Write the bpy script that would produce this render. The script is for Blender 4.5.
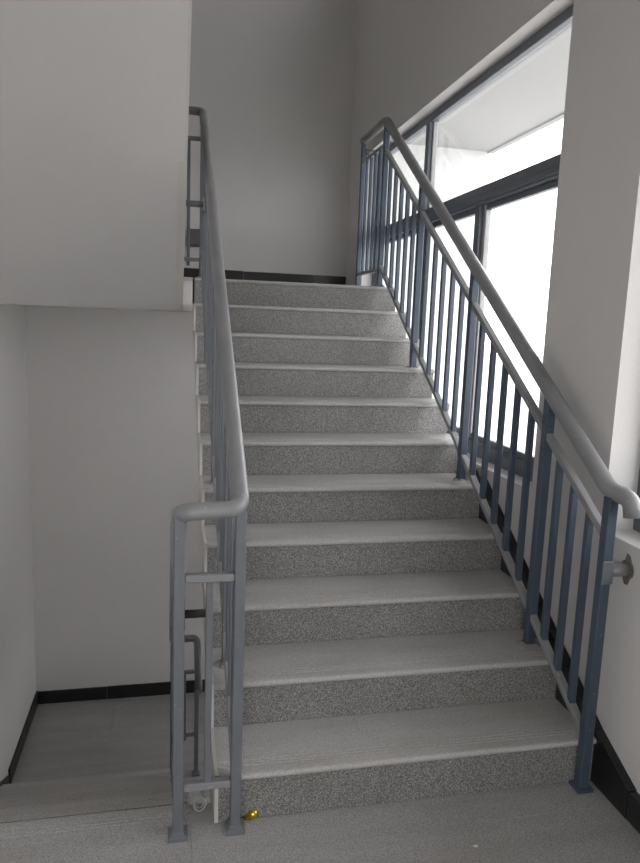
import bpy, bmesh, math, random
from mathutils import Vector, Matrix
random.seed(7)
for o in list(bpy.data.objects): bpy.data.objects.remove(o)
SC = bpy.context.scene
COL = SC.collection

# ------------------------------------------------------------------ camera
YAW, PITCH, ROLL, FPX = 0.2166, -0.1571, 0.0374, 693.79
CAM = Vector((-0.1511, -1.9996, 1.5881))
cy, sy, cp, sp = math.cos(YAW), math.sin(YAW), math.cos(PITCH), math.sin(PITCH)
fwd = Vector((sy*cp, cy*cp, sp)); rgt = Vector((cy, -sy, 0)); up = rgt.cross(fwd)
cr, sr = math.cos(ROLL), math.sin(ROLL)
r2 = cr*rgt + sr*up; u2 = -sr*rgt + cr*up
cd = bpy.data.cameras.new('camera'); cam = bpy.data.objects.new('camera', cd); COL.objects.link(cam)
cd.sensor_fit = 'HORIZONTAL'; cd.sensor_width = 36.0; cd.lens = 36.0*FPX/640.0
cd.clip_start = 0.02; cd.clip_end = 500
m = Matrix((r2, u2, -fwd)).transposed().to_4x4(); m.translation = CAM
cam.matrix_world = m
SC.camera = cam

# ------------------------------------------------------------------ sky, exposure
w = bpy.data.worlds.new('overcast_sky'); SC.world = w; w.use_nodes = True
bg = w.node_tree.nodes['Background']
bg.inputs[0].default_value = (0.985, 0.985, 1.0, 1); bg.inputs[1].default_value = 2.6
SC.view_settings.view_transform = 'Standard'; SC.view_settings.look = 'None'
SC.view_settings.gamma = 1.0; SC.view_settings.use_curve_mapping = False
SC.view_settings.exposure = 1.25

# ------------------------------------------------------------------ measures
R, T, W = 0.167, 0.2613, 1.36
SL = R/T
N = 11
YL, ZL = (N-1)*T, N*R            # upper landing edge and level
XL = -1.29                       # left wall
XG = -0.070                      # right edge of the left hand flights
YB = 4.05                        # back wall
YF = -3.3                        # wall behind the camera
SO = 0.213                       # depth of the slabs
ZT = 5.6                         # stairwell ceiling

# ------------------------------------------------------------------ materials
def nt(name):
    m = bpy.data.materials.new(name); m.use_nodes = True
    return m, m.node_tree.nodes, m.node_tree.links, m.node_tree.nodes['Principled BSDF']
def noise(nd, ln, scale, detail=3, rough=.6, vec=None):
    n = nd.new('ShaderNodeTexNoise'); n.inputs['Scale'].default_value = scale
    n.inputs['Detail'].default_value = detail; n.inputs['Roughness'].default_value = rough
    g = nd.new('ShaderNodeNewGeometry'); src = g.outputs['Position']
    mp = nd.new('ShaderNodeMapping')
    if vec: mp.inputs['Scale'].default_value = vec
    else: mp.inputs['Rotation'].default_value = (.53, .71, .37)
    ln.new(src, mp.inputs['Vector']); src = mp.outputs[0]
    ln.new(src, n.inputs['Vector'])
    return n
def ramp(nd, ln, fac, stops):
    r = nd.new('ShaderNodeValToRGB'); e = r.color_ramp.elements
    while len(e) < len(stops): e.new(.5)
    for i, (p, c) in enumerate(stops): e[i].position = p; e[i].color = (*c, 1)
    ln.new(fac, r.inputs[0]); return r
def mix(nd, ln, fac, a, b, mode='MIX'):
    x = nd.new('ShaderNodeMix'); x.data_type = 'RGBA'; x.blend_type = mode
    if isinstance(fac, (int, float)): x.inputs[0].default_value = fac
    else: ln.new(fac, x.inputs[0])
    ln.new(a, x.inputs[6]); ln.new(b, x.inputs[7]); return x.outputs[2]
def bump(nd, ln, b, h, s, d=.01):
    n = nd.new('ShaderNodeBump'); n.inputs['Strength'].default_value = s; n.inputs['Distance'].default_value = d
    ln.new(h, n.inputs['Height']); ln.new(n.outputs[0], b.inputs['Normal'])

def plaster(name, col, var=.05, rough=.85):
    m, nd, ln, b = nt(name)
    n = noise(nd, ln, 1.3, 4); n2 = noise(nd, ln, 14, 4)
    c = [ramp(nd, ln, x.outputs[0], [(.3, tuple(v*(1-k) for v in col)), (.7, tuple(min(1, v*(1+k*.4)) for v in col))]) for x, k in ((n, var), (n2, var*.6))]
    ln.new(mix(nd, ln, .4, c[0].outputs[0], c[1].outputs[0]), b.inputs['Base Color'])
    b.inputs['Roughness'].default_value = rough
    bump(nd, ln, b, noise(nd, ln, 9, 5).outputs[0], .12, .02)
    return m
def granite(name, lo, mid, hi, dust, dustcol, rough, scale=210):
    m, nd, ln, b = nt(name)
    n = noise(nd, ln, scale, 2, .7)
    r = ramp(nd, ln, n.outputs[0], [(.36, lo), (.5, mid), (.64, hi)])
    d = noise(nd, ln, 3.2, 6, .65); d2 = noise(nd, ln, 1.1, 4, .6, (1, 6, 1))
    dr = ramp(nd, ln, d.outputs[0], [(.3, (dust*.55,)*3), (.72, (dust,)*3)])
    rgb = nd.new('ShaderNodeRGB'); rgb.outputs[0].default_value = (*dustcol, 1)
    o = mix(nd, ln, dr.outputs[0], r.outputs[0], rgb.outputs[0])
    st = ramp(nd, ln, d2.outputs[0], [(.35, (.86, .84, .82)), (.6, (1, 1, 1))])
    ln.new(mix(nd, ln, 1.0, o, st.outputs[0], 'MULTIPLY'), b.inputs['Base Color'])
    b.inputs['Roughness'].default_value = rough
    return m
def paint(name, col, rough=.45, wear=.06, wearcol=(.5, .5, .48), metal=0):
    m, nd, ln, b = nt(name)
    n = noise(nd, ln, 38, 5, .7); g = noise(nd, ln, 5, 3)
    base = ramp(nd, ln, g.outputs[0], [(.3, tuple(v*.88 for v in col)), (.7, tuple(v*1.1 for v in col))])
    k = ramp(nd, ln, n.outputs[0], [(.66-wear*.6, (0,)*3), (.74, (.75,)*3)])
    rgb = nd.new('ShaderNodeRGB'); rgb.outputs[0].default_value = (*wearcol, 1)
    ln.new(mix(nd, ln, k.outputs[0], base.outputs[0], rgb.outputs[0]), b.inputs['Base Color'])
    b.inputs['Roughness'].default_value = rough; b.inputs['Metallic'].default_value = metal
    bump(nd, ln, b, n.outputs[0], .08, .003)
    return m
def glassmat(name):
    m, nd, ln, b = nt(name)
    nd.remove(b); out = nd['Material Output']
    t = nd.new('ShaderNodeBsdfTransparent'); t.inputs[0].default_value = (.95, .95, .955, 1)
    g = nd.new('ShaderNodeBsdfGlossy'); g.inputs['Roughness'].default_value = .02
    lw = nd.new('ShaderNodeLayerWeight'); pw = nd.new('ShaderNodeMath'); pw.operation = 'POWER'; pw.inputs[1].default_value = 5
    ln.new(lw.outputs['Facing'], pw.inputs[0]); f = nd.new('ShaderNodeMath'); f.operation = 'MULTIPLY_ADD'; f.inputs[1].default_value = .9; f.inputs[2].default_value = .04
    ln.new(pw.outputs[0], f.inputs[0])
    x = nd.new('ShaderNodeMixShader'); ln.new(f.outputs[0], x.inputs[0]); ln.new(t.outputs[0], x.inputs[1]); ln.new(g.outputs[0], x.inputs[2])
    ln.new(x.outputs[0], out.inputs[0]); return m

M = dict(
    wall=plaster('white_wall_paint', (.70, .681, .662)),
    soffit=plaster('white_soffit_paint', (.69, .675, .658), .04),
    edge=plaster('stair_side_plaster', (.66, .635, .60), .10),
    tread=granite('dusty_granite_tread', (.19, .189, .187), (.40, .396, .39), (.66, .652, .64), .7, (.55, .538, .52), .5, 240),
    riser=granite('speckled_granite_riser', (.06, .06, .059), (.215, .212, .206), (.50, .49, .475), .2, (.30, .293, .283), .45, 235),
    floor=granite('dusty_granite_floor', (.16, .159, .157), (.35, .345, .338), (.56, .552, .54), .55, (.44, .43, .415), .55, 230),
    grout=plaster('dusty_grout', (.36, .354, .345)),
    skirt=paint('black_skirting_tile', (.016, .016, .017), .35, .03, (.16, .155, .15)),
    rail=paint('grey_railing_paint', (.155, .167, .185), .42, .02, (.42, .42, .42)),
    hand=paint('grey_handrail_paint', (.25, .252, .258), .3, .05, (.52, .51, .49)),
    rail_backlit=paint('backlit_railing_paint', (.062, .084, .118), .42, .02, (.42, .42, .42)),  # the grey railing paint again, its backlit look put in as darker blue
    frame=paint('blue_grey_window_frame', (.125, .14, .16), .4, .02, (.3, .3, .3)),
    sash=paint('pale_sash_edge', (.42, .42, .42), .4, .02),
    glass=glassmat('window_glass'),
    ext=plaster('pale_exterior_render', (.72, .73, .72)),
    conc=plaster('bare_grey_concrete', (.36, .36, .355)),
    extglass=paint('far_window_pane', (.30, .34, .38), .2, .0),
    ground=plaster('pale_ground', (.45, .445, .43)),
    dark=paint('dark_bracket_steel', (.05, .045, .042), .6, .05, (.2, .16, .12)),
    box=paint('grey_plastic_box', (.12, .12, .12), .5, .0),
    brass=paint('yellow_brass', (.72, .50, .06), .25, .0, metal=.9),
    scrap=plaster('white_paper', (.8, .79, .76)),
    mortar=plaster('broken_mortar', (.20, .165, .13), .3),
    ring=plaster('pale_mortar', (.40, .37, .33), .3),
    wire=paint('pale_wire', (.45, .44, .42), .5, .0),
)

# ------------------------------------------------------------------ mesh helpers
def link(name, me, mat, parent=None, smooth=False):
    o = bpy.data.objects.new(name, me); COL.objects.link(o)
    if mat and not me.materials: me.materials.append(M[mat])
    if parent: o.parent = parent
    if smooth:
        for p in me.polygons: p.use_smooth = True
    return o
def tag(o, label, cat=None, group=None, kind=None):
    o['label'] = label
    if cat: o['category'] = cat
    if group: o['group'] = group
    if kind: o['kind'] = kind
    return o
def empty(name, loc=(0, 0, 0), rz=0):
    o = bpy.data.objects.new(name, None); COL.objects.link(o); o.location = loc; o.rotation_euler.z = rz
    o.empty_display_size = .05
    return o
def bm_mesh(bm, bev=0, seg=1):
    if bev:
        bmesh.ops.bevel(bm, geom=[e for e in bm.edges], offset=bev, segments=seg, affect='EDGES', clamp_overlap=True)
    bmesh.ops.recalc_face_normals(bm, faces=bm.faces)
    me = bpy.data.meshes.new('m'); bm.to_mesh(me); bm.free(); return me
def bm_box(bm, a, b):
    vs = [bm.verts.new((x, y, z)) for x in (a[0], b[0]) for y in (a[1], b[1]) for z in (a[2], b[2])]
    for q in ((0, 1, 3, 2), (4, 6, 7, 5), (0, 4, 5, 1), (2, 3, 7, 6), (0, 2, 6, 4), (1, 5, 7, 3)): bm.faces.new([vs[i] for i in q])
def box(name, a, b, mat, parent=None, bev=.0):
    bm = bmesh.new(); bm_box(bm, a, b); return link(name, bm_mesh(bm, bev), mat, parent)
def prism(name, prof, x0, x1, mat, parent=None, bev=0, axis='x'):
    """closed (y,z) outline pushed along x"""
    bm = bmesh.new()
    f = (lambda u, a, b: (u, a, b)) if axis == 'x' else (lambda u, a, b: (a, u, b))
    A = [bm.verts.new(f(x0, y, z)) for y, z in prof]; B = [bm.verts.new(f(x1, y, z)) for y, z in prof]
    bm.faces.new(A[::-1]); bm.faces.new(B)
    for i in range(len(prof)):
        j = (i+1) % len(prof); bm.faces.new((A[i], A[j], B[j], B[i]))
    return link(name, bm_mesh(bm, bev), mat, parent)
def bar(name, a, b, wx, wz, mat, parent=None, bev=.003, side=None):
    """square bar from a to b; vertical ends when it slopes in y"""
    a, b = Vector(a), Vector(b); d = (b-a)
    bm = bmesh.new()
    if abs(d.x) < 1e-6 and abs(d.y) < 1e-6:
        s, t = Vector((wx/2, 0, 0)), Vector((0, wz/2, 0))
    else:
        h = Vector((d.x, d.y, 0)).normalized(); s = Vector((h.y, -h.x, 0))*wx/2; t = Vector((0, 0, 1))*wz/2*d.length/math.hypot(d.x, d.y)
    V = [bm.verts.new(p+i*s+j*t) for p in (a, b) for i, j in ((-1, -1), (1, -1), (1, 1), (-1, 1))]
    for q in ((0, 1, 2, 3), (7, 6, 5, 4), (0, 4, 5, 1), (1, 5, 6, 2), (2, 6, 7, 3), (3, 7, 4, 0)): bm.faces.new([V[i] for i in q])
    return link(name, bm_mesh(bm, bev), mat, parent)
def fillet(pts, rad, n=6):
    pts = [Vector(p) for p in pts]; out = [pts[0]]
    for i in range(1, len(pts)-1):
        p, q, r = pts[i-1], pts[i], pts[i+1]
        u, v = (p-q), (r-q); k = min(rad, u.length*.48, v.length*.48)
        a, b = q+u.normalized()*k, q+v.normalized()*k
        for s in range(n+1):
            t = s/n; out.append((1-t)**2*a + 2*t*(1-t)*q + t*t*b)
    out.append(pts[-1]); return out
def tube(name, pts, r, mat, parent=None, seg=16, closed=False):
    pts = [Vector(p) for p in pts]; bm = bmesh.new(); rings = []
    nrm = None
    for i, p in enumerate(pts):
        t = (pts[min(i+1, len(pts)-1)] - pts[max(i-1, 0)]).normalized()
        if nrm is None:
            nrm = t.cross(Vector((0, 0, 1)) if abs(t.z) < .9 else Vector((1, 0, 0))).normalized()
        else: nrm = (nrm - t*nrm.dot(t)).normalized()
        bn = t.cross(nrm); rr = r[i] if isinstance(r, (list, tuple)) else r
        rings.append([bm.verts.new(p + rr*(math.cos(a)*nrm + math.sin(a)*bn)) for a in (2*math.pi*k/seg for k in range(seg))])
    for A, B in zip(rings, rings[1:]):
        for k in range(seg): bm.faces.new((A[k], A[(k+1) % seg], B[(k+1) % seg], B[k]))
    bm.faces.new(rings[0][::-1]); bm.faces.new(rings[-1])
    o = link(name, bm_mesh(bm), mat, parent)
    for p in o.data.polygons: p.use_smooth = len(p.vertices) == 4
    return o
def shoe(name, x, y, z, mat, parent, w=.06, h=.026, top=.033):
    """flared base plate of a post"""
    bm = bmesh.new(); L = []
    for hw, zz in ((w/2, 0), (w/2, h*.42), (top/2+.002, h*.62), (top/2+.001, h)):
        L.append([bm.verts.new((x+i*hw, y+j*hw, z+zz)) for i, j in ((-1, -1), (1, -1), (1, 1), (-1, 1))])
    bm.faces.new(L[0][::-1]); bm.faces.new(L[-1])
    for A, B in zip(L, L[1:]):
        for k in range(4): bm.faces.new((A[k], A[(k+1) % 4], B[(k+1) % 4], B[k]))
    return link(name, bm_mesh(bm), mat, parent)
def cells(name, axis, lo, hi, us, vs, solid, mat, parent=None):
    """slab standing across 'axis' cut into u/v cells; only outer faces are made, so openings get reveals"""
    bm = bmesh.new(); C = {}
    def P(a, u, v):
        k = (a, round(u, 5), round(v, 5))
        if k not in C: C[k] = bm.verts.new((a, u, v) if axis == 'x' else (u, a, v))
        return C[k]
    S = lambda i, j: 0 <= i < len(us)-1 and 0 <= j < len(vs)-1 and solid((us[i]+us[i+1])/2, (vs[j]+vs[j+1])/2)
    for i in range(len(us)-1):
        for j in range(len(vs)-1):
            if not S(i, j): continue
            u0, u1, v0, v1 = us[i], us[i+1], vs[j], vs[j+1]
            for a in (lo, hi): bm.faces.new((P(a, u0, v0), P(a, u1, v0), P(a, u1, v1), P(a, u0, v1)))
            for di, dj, e in ((-1, 0, ((u0, v0), (u0, v1))), (1, 0, ((u1, v0), (u1, v1))), (0, -1, ((u0, v0), (u1, v0))), (0, 1, ((u0, v1), (u1, v1)))):
                if not S(i+di, j+dj): bm.faces.new((P(lo, *e[0]), P(hi, *e[0]), P(hi, *e[1]), P(lo, *e[1])))
    return link(name, bm_mesh(bm), mat, parent)

# ------------------------------------------------------------------ the setting: walls
ZB = -2.05
W1 = (.628, 3.52, .91, 2.90)       # window beside the flight: y0,y1,z0,z1
W2 = (-1.75, .12, .89, 2.90)       # window of the main landing
W3 = (1.60, 3.52, -1.42, -.73)     # upper part of the same window one storey down
W4 = (.645, 3.52, 4.54, 5.2)       # lower part of the same window one storey up
OPEN = (W1, W2, W3, W4)
WT = .17
us = sorted({YF, YB+.2, *[v for o in OPEN for v in o[:2]]}); vs = sorted({ZB, ZT+.2, *[v for o in OPEN for v in o[2:]]})
wr = cells('wall_right', 'x', W, W+WT, us, vs, lambda u, v: not any(o[0] < u < o[1] and o[2] < v < o[3] for o in OPEN), 'wall')
tag(wr, 'white plastered wall with the big windows beside the stairs', kind='structure')
tag(box('wall_back', (XL-.2, YB, ZB), (W, YB+.2, ZT+.2), 'wall'), 'white plastered end wall above and below the upper landing', kind='structure')
tag(box('wall_left', (XL-.2, YF, ZB), (XL, YB, ZT+.2), 'wall'), 'white plastered wall beside the descending flight', kind='structure')
DO = (-1.15, .05, 0.0, 2.1)        # unseen doorway to a corridor, added and sized to let in frontal light
wf = cells('wall_front', 'y', YF-.2, YF, [XL-.2, DO[0], DO[1], W+WT], [ZB, DO[2], DO[3], ZT+.2], lambda u, v: not (DO[0] < u < DO[1] and DO[2] < v < DO[3]), 'wall')
tag(wf, 'white plastered wall closing the landing', kind='structure')
tag(box('ceiling', (XL, YF, ZT), (W, YB, ZT+.2), 'soffit'), 'white stairwell ceiling', kind='structure')
tag(box('ceiling_landing', (XL, YF, 3.43), (W, -.02, 3.60), 'soffit'), 'white underside of the storey landing above', kind='structure')

# floors: a screed slab with granite slabs laid on it
def tiled(name, label, rects, x0, x1, y0, y1, z, thick, xs_step, lipped=False):
    e = empty(name, (0, 0, 0)); tag(e, label, kind='structure')
    for xa, xb, ya in ((x0, 0, y0), (0, x1, y0+(.02 if lipped else 0))):
        box('floor_slab', (xa, ya, z-thick), (xb, y1, z-.02), 'soffit', e)
        box('joint_bed', (xa, ya+(.3 if lipped else 0), z-.02), (xb, y1, z-.0025), 'grout', e)
    for (a0, a1, b0, b1) in rects:
        g = .0007
        box('floor_tile', (a0+g, b0+g, z-.018), (a1-g, b1-g if abs(b1) > 1e-6 else .01, z), 'floor', e, .0012)
    return e
rects = []
xs = [XG-.012, W]
ys = [0, -.135, -.735, -1.335, -1.935, -2.535, YF]
for b, a in zip(ys, ys[1:]):
    for p, q in zip(xs, xs[1:]): rects.append((p, q, a, b))
ysl = [-.198]+ys[2:]
for b, a in zip(ysl, ysl[1:]):
    for p, q in ((XL, -.68), (-.68, XG)): rects.append((p, q, a, b))
e = tiled('floor', 'grey granite slab floor of the storey landing', rects, XL, W, YF, 0, 0, .2, .6)
box('landing_edge_slab', (XL, 0, -.2), (XG, .1, -.028), 'soffit', e)
box('gap_slab', (XG-.0125, .0, -.2), (-.0085, .1, -.001), 'grout', e)
rects = [(p, q, a, b) for a, b in ((YL+.30, YL+.86), (YL+.86, YB)) for p, q in ((XL, -.62), (-.62, .05), (.05, .7), (.7, W))]
e = tiled('floor_upper', 'grey granite floor of the upper half landing', rects, XL, W, YL, YB, ZL, SO, .6, True)
for p, q in ((XL, -.62), (-.62, XG)): box('floor_tile', (p+.001, YL, ZL-.018), (q-.001, YL+.298, ZL), 'floor', e, .0012)
box('floor_tile', (XG+.001, YL, ZL-.018), (-.001, YL+.298, ZL), 'edge', e, .001)
rects = [(p, q, a, b) for a, b in ((2.713, 3.38), (3.38, YB)) for p, q in ((XL, -.62), (-.62, .05), (.05, .7), (.7, W))]
tiled('floor_lower', 'dim grey granite floor of the lower half landing', rects, XL, W, 2.713, YB, -ZL, .2, .6)

tag(box('floor_light_stop', (XL, YF, ZB-.2), (W+WT, YB+.2, ZB), 'soffit'), 'unseen slab under the flights, added to keep out stray light', kind='structure')  # added slab, closes the bottom of the stairwell against light leaks

# ------------------------------------------------------------------ flights of stairs
def tread_profile(depth, nose=.014, th=.022, z=0.0, grooves=True):
    """y,z outline: bullnose front, three shallow anti-slip grooves, flat back"""
    pr = [(depth, z-th), (0, z-th)]
    r = th/2
    for k in range(7):
        a = -math.pi/2 - math.pi*k/6
        pr.append((-nose + r + r*math.cos(a)-.0, z-r+r*math.sin(a)))
    if grooves:
        for gy in (.028, .043, .058):
            pr += [(gy, z), (gy+.001, z-.0025), (gy+.006, z-.0025), (gy+.007, z)]
    pr.append((depth, z)); return pr
def flight(name, label, loc, rz, width, land='tread'):
    e = empty(name, loc, rz); tag(e, label, 'staircase')
    th, rt = .022, .018
    # concrete body: sawtooth under the stones, sloping plastered soffit
    prof = [(rt, -SO), (rt, 0)]
    for k in range(N):
        y, z = k*T+rt, (k+1)*R-th
        prof += [(y, z), (y+T if k < N-1 else YL+rt, z)]
    prof = prof[:-1]
    prof += [(YL+rt, ZL-SO)]
    prism('stair_slab', prof, .001, width-.001, 'soffit', e)
    # plastered open side, flush with the stones
    pr = [(0, -SO), (0, 0)]
    for k in range(N): pr += [(k*T, (k+1)*R-.002), ((k+1)*T if k < N-1 else YL+.001, (k+1)*R-.002)]
    pr = pr[:-1] + [(YL, ZL-SO)]
    prism('side_plaster', pr, -.012, .0, 'edge', e)
    # drip bead along the lower edge of the open side
    prism('drip_bead', [(.02, -SO-.004), (YL, ZL-SO-.004), (YL, ZL-SO+.003), (.02, -SO+.003)], .0, .035, 'edge', e)
    rm = tm = None
    for k in range(N):
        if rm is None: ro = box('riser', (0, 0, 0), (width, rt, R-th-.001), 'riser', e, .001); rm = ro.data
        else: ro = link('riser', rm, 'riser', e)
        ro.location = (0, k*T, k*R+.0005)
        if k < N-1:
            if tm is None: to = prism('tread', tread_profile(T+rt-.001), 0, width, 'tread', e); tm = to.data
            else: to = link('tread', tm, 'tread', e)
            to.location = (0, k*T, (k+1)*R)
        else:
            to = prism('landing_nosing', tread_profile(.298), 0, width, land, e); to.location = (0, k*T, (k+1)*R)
    return e
flight('staircase', 'grey granite flight rising beside the window between the two railings', (.004, 0, 0), 0, W-.006)
flight('upper_staircase', 'overhead flight showing its smooth white sloping underside', (XG-.012, YL, ZL), math.pi, XG-XL-.014)
flight('lower_staircase', 'dim flight going down beside the left wall to the lower landing', (XG-.012, 2.713, -ZL), math.pi, XG-XL-.014, 'floor')

# ------------------------------------------------------------------ black skirting
def skirt_run(name, label, axis, at, a0, a1, z, h=.1, th=.015, step=.6, sgn=-1, first=None):
    e = empty(name); tag(e, label, kind='structure')
    u = a0; n = 0
    while u < a1-.01:
        v = min(u+(first if (first and n == 0) else step), a1)
        dz = random.uniform(-.003, .004); t = th+random.uniform(-.001, .001)
        if axis == 'y': box('skirting_tile', (u+.001, at, z), (v-.0015, at+sgn*t, z+h+dz), 'skirt', e, .002)
        else: box('skirting_tile', (at, u+.001, z), (at+sgn*t, v-.0015, z+h+dz), 'skirt', e, .002)
        u = v; n += 1
    return e
skirt_run('baseboard_back', 'black skirting tiles along the upper landing end wall', 'y', YB, XL, W, ZL, .15, first=.55)
skirt_run('baseboard_back_lower', 'black skirting tiles along the lower landing end wall', 'y', YB, XL, W, -ZL, .12)
skirt_run('baseboard_left_lower', 'black skirting tiles along the left wall of the lower landing', 'x', XL, 2.95, YB, -ZL, .12, sgn=1)
skirt_run('baseboard_right', 'black skirting tiles along the wall of the storey landing', 'x', W, YF, -.2, 0, .1, .032)
skirt_run('baseboard_left', 'black skirting tiles along the left wall of the storey landing', 'x', XL, YF, .0, 0, .1, sgn=1)
# stepped skirting beside the flights: one cut tile for each step, with a straight sloping top
def stepped(name, label, loc, rz, xa, xb, lead=.12, top=None):
    e = empty(name, loc, rz); tag(e, label, kind='structure')
    zt = lambda y: R+SL*y+.028
    prism('skirting_tile', [(-lead, 0), (-.002, 0), (-.002, zt(-.002)), (-lead, .1)], xa, xb, 'skirt', e)
    for k in range(N-1):
        y0, y1, z = k*T, (k+1)*T, (k+1)*R
        if top:
            if z > top: break
            y1 = min(y1, (top-R-.028)/SL)
        prism('skirting_tile', [(y0+.001, z+.0005), (y1-.001, z+.0005), (y1-.001, zt(y1-.001)), (y0+.001, zt(y0))], xa, xb, 'skirt', e)
    return e
stepped('baseboard_right_stairs', 'black skirting tiles cut to the steps along the window wall', (0, 0, 0), 0, W-.032, W, .2, .905)
stepped('baseboard_left_stairs', 'black skirting tiles cut to the steps of the descending flight', (XG, 2.713, -ZL), math.pi, XG-XL-.014, XG-XL, .2)
stepped('baseboard_left_upper_stairs', 'black skirting tiles cut to the steps of the overhead flight', (XG, YL, ZL), math.pi, XG-XL-.014, XG-XL, .2)

# ------------------------------------------------------------------ windows
def window(name, label, o, mull_low, mull_up, transom, fx=W+.085, fd=.055):
    y0, y1, z0, z1 = o; e = empty(name, (fx, y0, z0)); tag(e, label, kind='structure')
    L = lambda a, b: ((a[0]-fx, a[1]-y0, a[2]-z0), (b[0]-fx, b[1]-y0, b[2]-z0))
    def bx(n, a, b, mat, bev=.003): return box(n, *L(a, b), mat, e, bev)
    f = .046; x0, x1 = fx, fx+fd
    bx('frame_bottom', (x0, y0, z0), (x1, y1, z0+f+.03), 'frame'); bx('frame_top', (x0, y0, z1-f), (x1, y1, z1), 'frame')
    bx('frame_jamb', (x0, y0, z0+f+.03), (x1, y0+f, z1-f), 'frame'); bx('frame_jamb', (x0, y1-f, z0+f+.03), (x1, y1, z1-f), 'frame')
    zt0, zt1 = transom
    bx('transom', (x0-.012, y0+f, zt0), (x1, y1-f, zt1), 'frame')
    bx('transom_track', (x0-.022, y0+f, zt0+.012), (x0-.012, y1-f, zt0+.045), 'frame')
    lo = [y0+f]+sorted(mull_low)+[y1-f]; hi = [y0+f]+sorted(mull_up)+[y1-f]
    for ym in mull_up: bx('mullion', (x0-.004, ym-.03, zt1), (x1, ym+.03, z1-f), 'frame')
    for ym in mull_low: bx('mullion', (x0-.004, ym-.03, z0+f+.03), (x1, ym+.03, zt0), 'frame')
    def pane(a, b, c, d, sash):
        if sash:
            s = .03
            xa, xb = x0+.018, x0+.05
            bx('sash_stile', (xa, a, c), (xb, a+s, d), 'sash'); bx('sash_stile', (xa, b-s, c), (xb, b, d), 'sash')
            bx('sash_rail', (xa, a+s, c), (xb, b-s, c+s), 'frame'); bx('sash_rail', (xa, a+s, d-s), (xb, b-s, d), 'frame')
        else: s = .012; bx('glazing_bead', (x0+.02, a, c), (x0+.05, a+s, d), 'sash'); bx('glazing_bead', (x0+.02, b-s, c), (x0+.05, b, d), 'sash')
        bx('glass_pane', (x0+.032, a+s-.004, c+.004), (x0+.037, b-s+.004, d-.004), 'glass', 0)
    for a, b in zip(lo, lo[1:]):
        pane(a+(.03 if a != lo[0] else 0), b-(.03 if b != lo[-1] else 0), z0+f+.03, zt0, True)
    for a, b in zip(hi, hi[1:]):
        pane(a+(.03 if a != hi[0] else 0), b-(.03 if b != hi[-1] else 0), zt1, z1-f, False)
    return e
window('window_1', 'large blue-grey framed window beside the flight, transom across it', W1, (1.56, 2.42), (2.40,), (2.225, 2.315))
window('window_2', 'blue-grey framed window of the storey landing past the plastered pier', W2, (-.5, -1.1), (-.8,), (2.20, 2.31), fx=W+.12)
window('window_3', 'blue-grey framed window lighting the lower half landing', W3, (2.50,), (2.50,), (-.98, -.93))
window('window_4', 'blue-grey framed window high above the flight', W4, (1.60, 2.50), (2.48,), (4.98, 5.03))
# ------------------------------------------------------------------ railings
PW, BW, HR = .032, .020, .0255
YP = [-.035, .39, 1.155, 1.95, 2.72]
HA, HB = 1.045, 2.878                 # handrail centre at the first and at the last post
RA, RB = 1.066, 2.940                 # the same on the window side
line = lambda a, b: (lambda y: a + (b-a)*(y-YP[0])/(YP[-1]-YP[0]))
hz, hzr = line(HA, HB), line(RA, RB)
mz = line(.915, 2.745)
lz = line(.190, 1.985)
def tread_z(y):
    if y < -.02: return 0.0
    return min(N, int(math.floor(y/T+1e-6))+1)*R
def mortar(x, y, z, parent):
    """rough ring of mortar left round a post foot"""
    bm = bmesh.new(); n = 14; A = []; B = []
    for k in range(n):
        a = 2*math.pi*k/n; r = .043*random.uniform(.8, 1.2)
        A.append(bm.verts.new((x+r*math.cos(a), y+r*math.sin(a), z+.0004))); B.append(bm.verts.new((x+.7*r*math.cos(a), y+.7*r*math.sin(a), z+random.uniform(.003, .009))))
    c = bm.verts.new((x, y, z+.008))
    for k in range(n):
        j = (k+1) % n; bm.faces.new((A[k], A[j], B[j], B[k])); bm.faces.new((B[k], B[j], c))
    return link('mortar_ring', bm_mesh(bm), 'ring', parent)
def stair_rail(e, x, pm='rail', hz=hz, BW=BW, PW=PW):
    for i, y in enumerate(YP):
        zb = tread_z(y)
        po = bar('post', (x, y, zb), (x, y, hz(y)-.01), PW, PW, pm, e)
        if i in (0, 4): shoe('base_plate', x, y, zb, pm, po)
        else: shoe('base_plate', x, y, zb, pm, po, .05, .012); mortar(x, y, zb, po)
    for a, b, n in zip(YP, YP[1:], (3, 5, 5, 5)):
        a2, b2 = a+PW/2, b-PW/2
        bar('mid_rail', (x, a2, mz(a2)), (x, b2, mz(b2)), .03, .026, 'hand', e)
        bar('bottom_rail', (x, a2, lz(a2)), (x, b2, lz(b2)), .03, .024, 'hand', e)
        for k in range(n):
            y = a + (b-a)*(k+1)/(n+1)
            bar('baluster', (x, y, lz(y)+.006), (x, y, mz(y)-.006), BW, BW, pm, e, .002)
def panel(e, axis, a, b, c, z, nb, bars=(.843, .169), posts=(0, 1), h=1.03, pm='rail'):
    """level piece of railing; runs along axis from a to b at the cross position c, floor level z"""
    P = (lambda u, zz: (u, c, zz)) if axis == 'x' else (lambda u, zz: (c, u, zz))
    for i, u in enumerate((a, b)):
        if i in posts:
            q = P(u, z); po = bar('post', q, P(u, z+h), PW, PW, pm, e); shoe('base_plate', q[0], q[1], z, pm, po)
    s = PW/2 if b > a else -PW/2
    for bz in bars: bar('cross_rail', P(a+s, z+bz), P(b-s, z+bz), .026, .024, 'hand', e)
    for k in range(nb):
        u = a+(b-a)*(k+1)/(nb+1)
        bar('baluster', P(u, z+bars[1]-.04 if nb == 1 else z+bars[1]), P(u, z+bars[0]), BW, BW, pm, e, .002)

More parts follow.
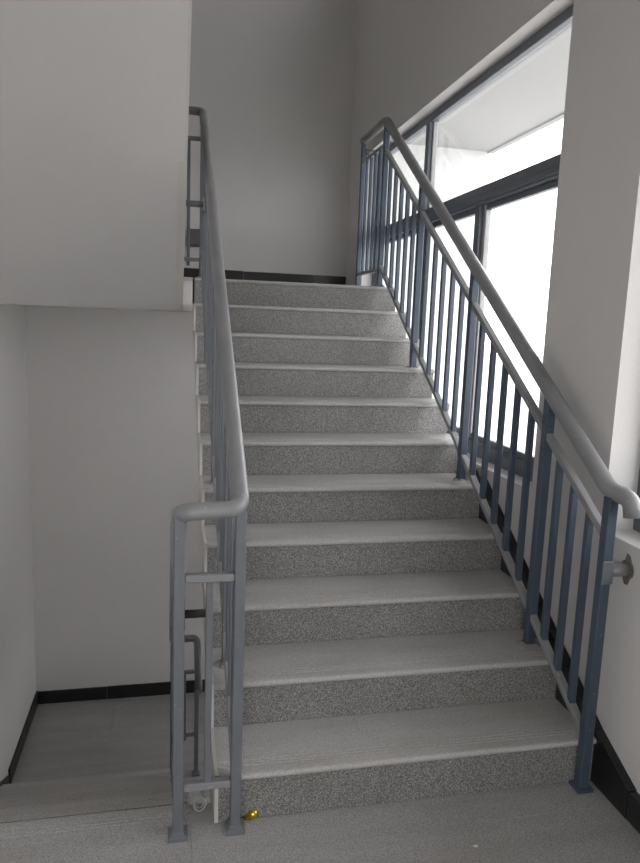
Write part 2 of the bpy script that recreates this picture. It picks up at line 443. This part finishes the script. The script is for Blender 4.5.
# right hand railing
XR = 1.27
e = empty('stair_railing', (0, 0, 0)); tag(e, 'grey baluster railing along the window side of the flight, backlit tone put into its colour', 'railing')
stair_rail(e, XR, 'rail_backlit', hzr, .0235, .036)
YE = 3.30
panel(e, 'y', YP[-1], YE, XR, ZL, 4, (.945, .12), (1,), 1.115, 'rail_backlit')
tube('handrail', fillet([(XR, YE+.02, RB), (XR, YP[-1]+.02, RB), (XR, YP[0]+.01, hzr(YP[0]+.01)), (XR+.03, YP[0]-.06, RA-.004), (XR+.034, YP[0]-.07, RA-.062)], .045), .029, 'hand', e)
def bracket(e, pa, pb, r=.02, plate=True, axis='x'):
    b = tube('wall_bracket', [pa, pb], r, 'hand', e, 10)
    return b
br = bracket(e, (XR+.02, -.035, .803), (W-.001, -.035, .803), .024)
box('bracket_plate', (XR-.02, -.0575, .76), (XR+.022, -.0535, .84), 'rail', br, .002)
bracket(e, (XR+.02, YE, 2.86), (W-.001, YE, 2.86), .022)
# broken plaster where the bracket enters the wall
bm = bmesh.new(); c = bm.verts.new((W-.006, -.035, .803)); ring = []
for k in range(14):
    a = 2*math.pi*k/14; rr = .036*random.uniform(.75, 1.3); ring.append(bm.verts.new((W-.0005, -.035+rr*math.cos(a), .803+1.25*rr*math.sin(a))))
for k in range(14): bm.faces.new((c, ring[k], ring[(k+1) % 14]))
link('mortar_patch', bm_mesh(bm), 'mortar', br)

# left hand railing of the flight with its return panels
XA, XB = .054, -.122
e = empty('stair_railing', (0, 0, 0)); tag(e, 'grey railing on the open side of the flight, returning at its foot', 'railing')
stair_rail(e, XA)
panel(e, 'x', XB, XA, YP[0], 0, 1, (.835, .165), (0,), 1.03)
panel(e, 'x', XB, XA, YP[-1]+.0, ZL, 1, (.87, .12), (0,), 1.05)
tube('handrail', fillet([(XB, YP[-1]-.10, HB+.06), (XB, YP[-1]+.02, HB), (XA, YP[-1]+.02, HB), (XA, YP[0]-.015, hz(YP[0])), (XB, YP[0]-.015, HA-.008), (XB, YP[0]+.1, HA-.06)], .045), HR, 'hand', e)
tube('side_brace', [(XG-.001, 1.95, 2.19), (XA-.02, 1.95, 2.19)], .017, 'rail', e, 10)
box('brace_plate', (XA-.03, 1.92, 2.155), (XA-.021, 1.98, 2.225), 'hand', e, .002)

# railing of the descending flight
e = empty('stair_railing', (0, 0, 0)); tag(e, 'grey railing of the descending flight, seen past the return posts', 'railing')
y1, z1 = 2.86, -.745
dz = lambda y: (HA-.06) + (z1-(HA-.06))*(y-(YP[0]+.1))/(y1-(YP[0]+.1))
tube('handrail', fillet([(XB, YP[0]+.1, dz(YP[0]+.1)), (XB, y1, z1), (XA, y1+.02, z1), (XA, y1-.35, z1-.22)], .05), HR, 'hand', e)
for y in (.52, 1.30, 2.08, y1-.03):
    k = min(N, max(0, math.floor((y-.1)/T)+1)) if y < 2.713 else N
    zb = -k*R
    po = bar('post', (XB, y, zb), (XB, y, dz(y)-.01), PW, PW, 'rail', e); shoe('base_plate', XB, y, zb, 'rail', po)
ps = [YP[0]+.03, .52, 1.30, 2.08, y1-.03]
for a, b in zip(ps, ps[1:]):
    a2, b2 = a+PW/2, b-PW/2
    bar('mid_rail', (XB, a2, dz(a2)-.135), (XB, b2, dz(b2)-.135), .03, .026, 'hand', e)
    bar('bottom_rail', (XB, a2, dz(a2)-.85), (XB, b2, dz(b2)-.85), .03, .024, 'hand', e)
    for k in range(5):
        y = a+(b-a)*(k+1)/6; bar('baluster', (XB, y, dz(y)-.844), (XB, y, dz(y)-.141), BW, BW, 'rail', e, .002)
panel(e, 'x', XB, XA, y1+.0, -ZL, 1, (.835, .33), (1,), 1.03)
tube('side_brace', [(XB+.02, .52, .48), (-.0005, .52, .48)], .016, 'dark', e, 10)
prism('brace_plate', [(.49, .43), (.55, .43), (.56, .48), (.53, .54), (.50, .51)], XB+.021, XB+.03, 'dark', e)

# railing of the flight above (mostly behind its own slab)
e = empty('stair_railing', (0, 0, 0)); tag(e, 'grey railing of the overhead flight behind its sloping underside', 'railing')
uz = lambda y: HB+.06 + .645*(YP[-1]-.10-y)
tube('handrail', [(XB, YP[-1]-.10, uz(YP[-1]-.10)), (XB, .1, uz(.1))], HR, 'hand', e)
ps = [YP[-1]-.02, 1.95, 1.17, .39]
for y in ps[1:]:
    zb = ZL+(math.floor((YL-y)/T)+1)*R; po = bar('post', (XB, y, zb), (XB, y, uz(y)-.01), PW, PW, 'rail', e); shoe('base_plate', XB, y, zb, 'rail', po)
for a, b in zip(ps, ps[1:]):
    bar('mid_rail', (XB, a-PW/2, uz(a)-.15), (XB, b+PW/2, uz(b)-.12), .03, .026, 'hand', e)
    bar('bottom_rail', (XB, a-PW/2, uz(a)-.865), (XB, b+PW/2, uz(b)-.835), .03, .024, 'hand', e)
    for k in range(5):
        y = a+(b-a)*(k+1)/6; bar('baluster', (XB, y, uz(y)-.844), (XB, y, uz(y)-.141), BW, BW, 'rail', e, .002)

# ------------------------------------------------------------------ small things
e = empty('junction_box', (.055, YB, 2.235)); tag(e, 'small dark grey box on the end wall behind the railing', 'box')
box('body', (-.055, -.05, -.07), (.045, 0, .07), 'box', e, .006); box('cover', (-.045, -.056, -.06), (.035, -.05, .06), 'box', e, .003)
# little brass fitting on the floor by the post
e = empty('brass_fitting', (.105, .0, .0), .2); tag(e, 'small shiny yellow metal fitting lying beside a railing post foot', 'fitting')
tube('body', [(-.016, 0, .011), (-.004, 0, .012), (-.002, 0, .015), (.010, 0, .017), (.018, 0, .018), (.026, 0, .017)], [.007, .009, .013, .016, .017, .010], 'brass', e, 12)
tube('stem', [(-.036, 0, .008), (-.016, 0, .010)], .005, 'dark', e, 8)
# paper scrap on the floor
bm = bmesh.new(); V = [bm.verts.new((math.cos(a)*.011*random.uniform(.6, 1.2), math.sin(a)*.006*random.uniform(.6, 1.2), random.uniform(.002, .006))) for a in (k*math.pi/4 for k in range(8))]
c = bm.verts.new((0, 0, .008)); d = bm.verts.new((0, 0, 0))
for k in range(8): bm.faces.new((c, V[k], V[(k+1) % 8])); bm.faces.new((d, V[(k+1) % 8], V[k]))
o = link('paper_scrap', bm_mesh(bm), 'scrap'); o.location = (.778, -.235, 0); tag(o, 'tiny crumpled white scrap on the landing floor', 'scrap')
# loop of wire by the foot of the stair side
pts = [(.022*(1-.012*k)*math.cos(k*.42), .012*math.sin(k*.42)*.6+.001*k, .026+.022*math.sin(k*.42)) for k in range(34)]
o = tube('wire_loop', pts, .0032, 'wire', None, 6); o.location = (-.05, .055, 0); tag(o, 'little tangled loop of pale wire at the foot of the stair side', 'wire')

# ------------------------------------------------------------------ outside the windows
tag(box('ground', (-40, -160, -9.4), (260, 260, -9), 'ground'), 'pale ground far below outside the windows', kind='structure')
e = empty('building_wing', (1.6, 5.08, -9)); tag(e, 'pale wing of the same building outside the window, with its overhanging slab', 'building')
box('wing_wall', (.0, 0, 0), (1.5, 6, 16), 'ext', e)
ov = box('overhang_slab', (-.068, -7.5, 12.4), (1.48, -.0, 12.55), 'conc', e)
box('overhang_lip', (1.48, -7.5, 12.38), (1.54, -.002, 12.55), 'conc', ov)
def far_block(x, y, wdt, dep, h, label):
    e = empty('apartment_block', (x, y, -9), .25); tag(e, label, 'building', 'pale blocks far outside the window')
    box('walls', (0, 0, 0), (dep, wdt, h), 'ext', e); box('roof_parapet', (-.3, -.3, h), (dep+.3, wdt+.3, h+.6), 'ext', e)
    me = None
    for r in range(int(h//3)):
        for c in range(int(wdt//3.2)):
            if me is None: o = box('window', (-.05, 0, 0), (.02, 1.6, 1.5), 'extglass', e); me = o.data
            else: o = link('window', me, 'extglass', e)
            o.location = (0, .8+c*3.2, .9+r*3)
far_block(46, 42, 16, 10, 6.2, 'low pale block far away outside the window')
far_block(70, 46, 20, 12, 9.2, 'wide pale block farther away outside the window')

e = empty('floor_added_corridor', (0, 0, 0)); tag(e, 'unseen open corridor floor outside the added doorway', kind='structure')  # unseen corridor that goes with the added doorway
box('floor_slab', (-6, YF-2.4, -.2), (7, YF-.2, 0), 'floor', e); box('parapet', (-6, YF-2.4, 0), (7, YF-2.25, 1.1), 'ext', e)

# ------------------------------------------------------------------ portals guide the sky light through the openings
for o in OPEN:
    ld = bpy.data.lights.new('window_portal', 'AREA'); ld.shape = 'RECTANGLE'; ld.size = o[3]-o[2]; ld.size_y = o[1]-o[0]
    ld.cycles.is_portal = True
    lo = bpy.data.objects.new('window_portal', ld); COL.objects.link(lo); lo.location = (W+.2, (o[0]+o[1])/2, (o[2]+o[3])/2)
    lo.rotation_euler = (0, math.pi/2, 0)
ld = bpy.data.lights.new('fill_doorway_portal', 'AREA'); ld.shape = 'RECTANGLE'; ld.size = DO[1]-DO[0]; ld.size_y = DO[3]-DO[2]; ld.cycles.is_portal = True
lo = bpy.data.objects.new('fill_doorway_portal', ld); COL.objects.link(lo); lo.location = ((DO[0]+DO[1])/2, YF-.1, (DO[2]+DO[3])/2); lo.rotation_euler = (math.pi/2, 0, 0)
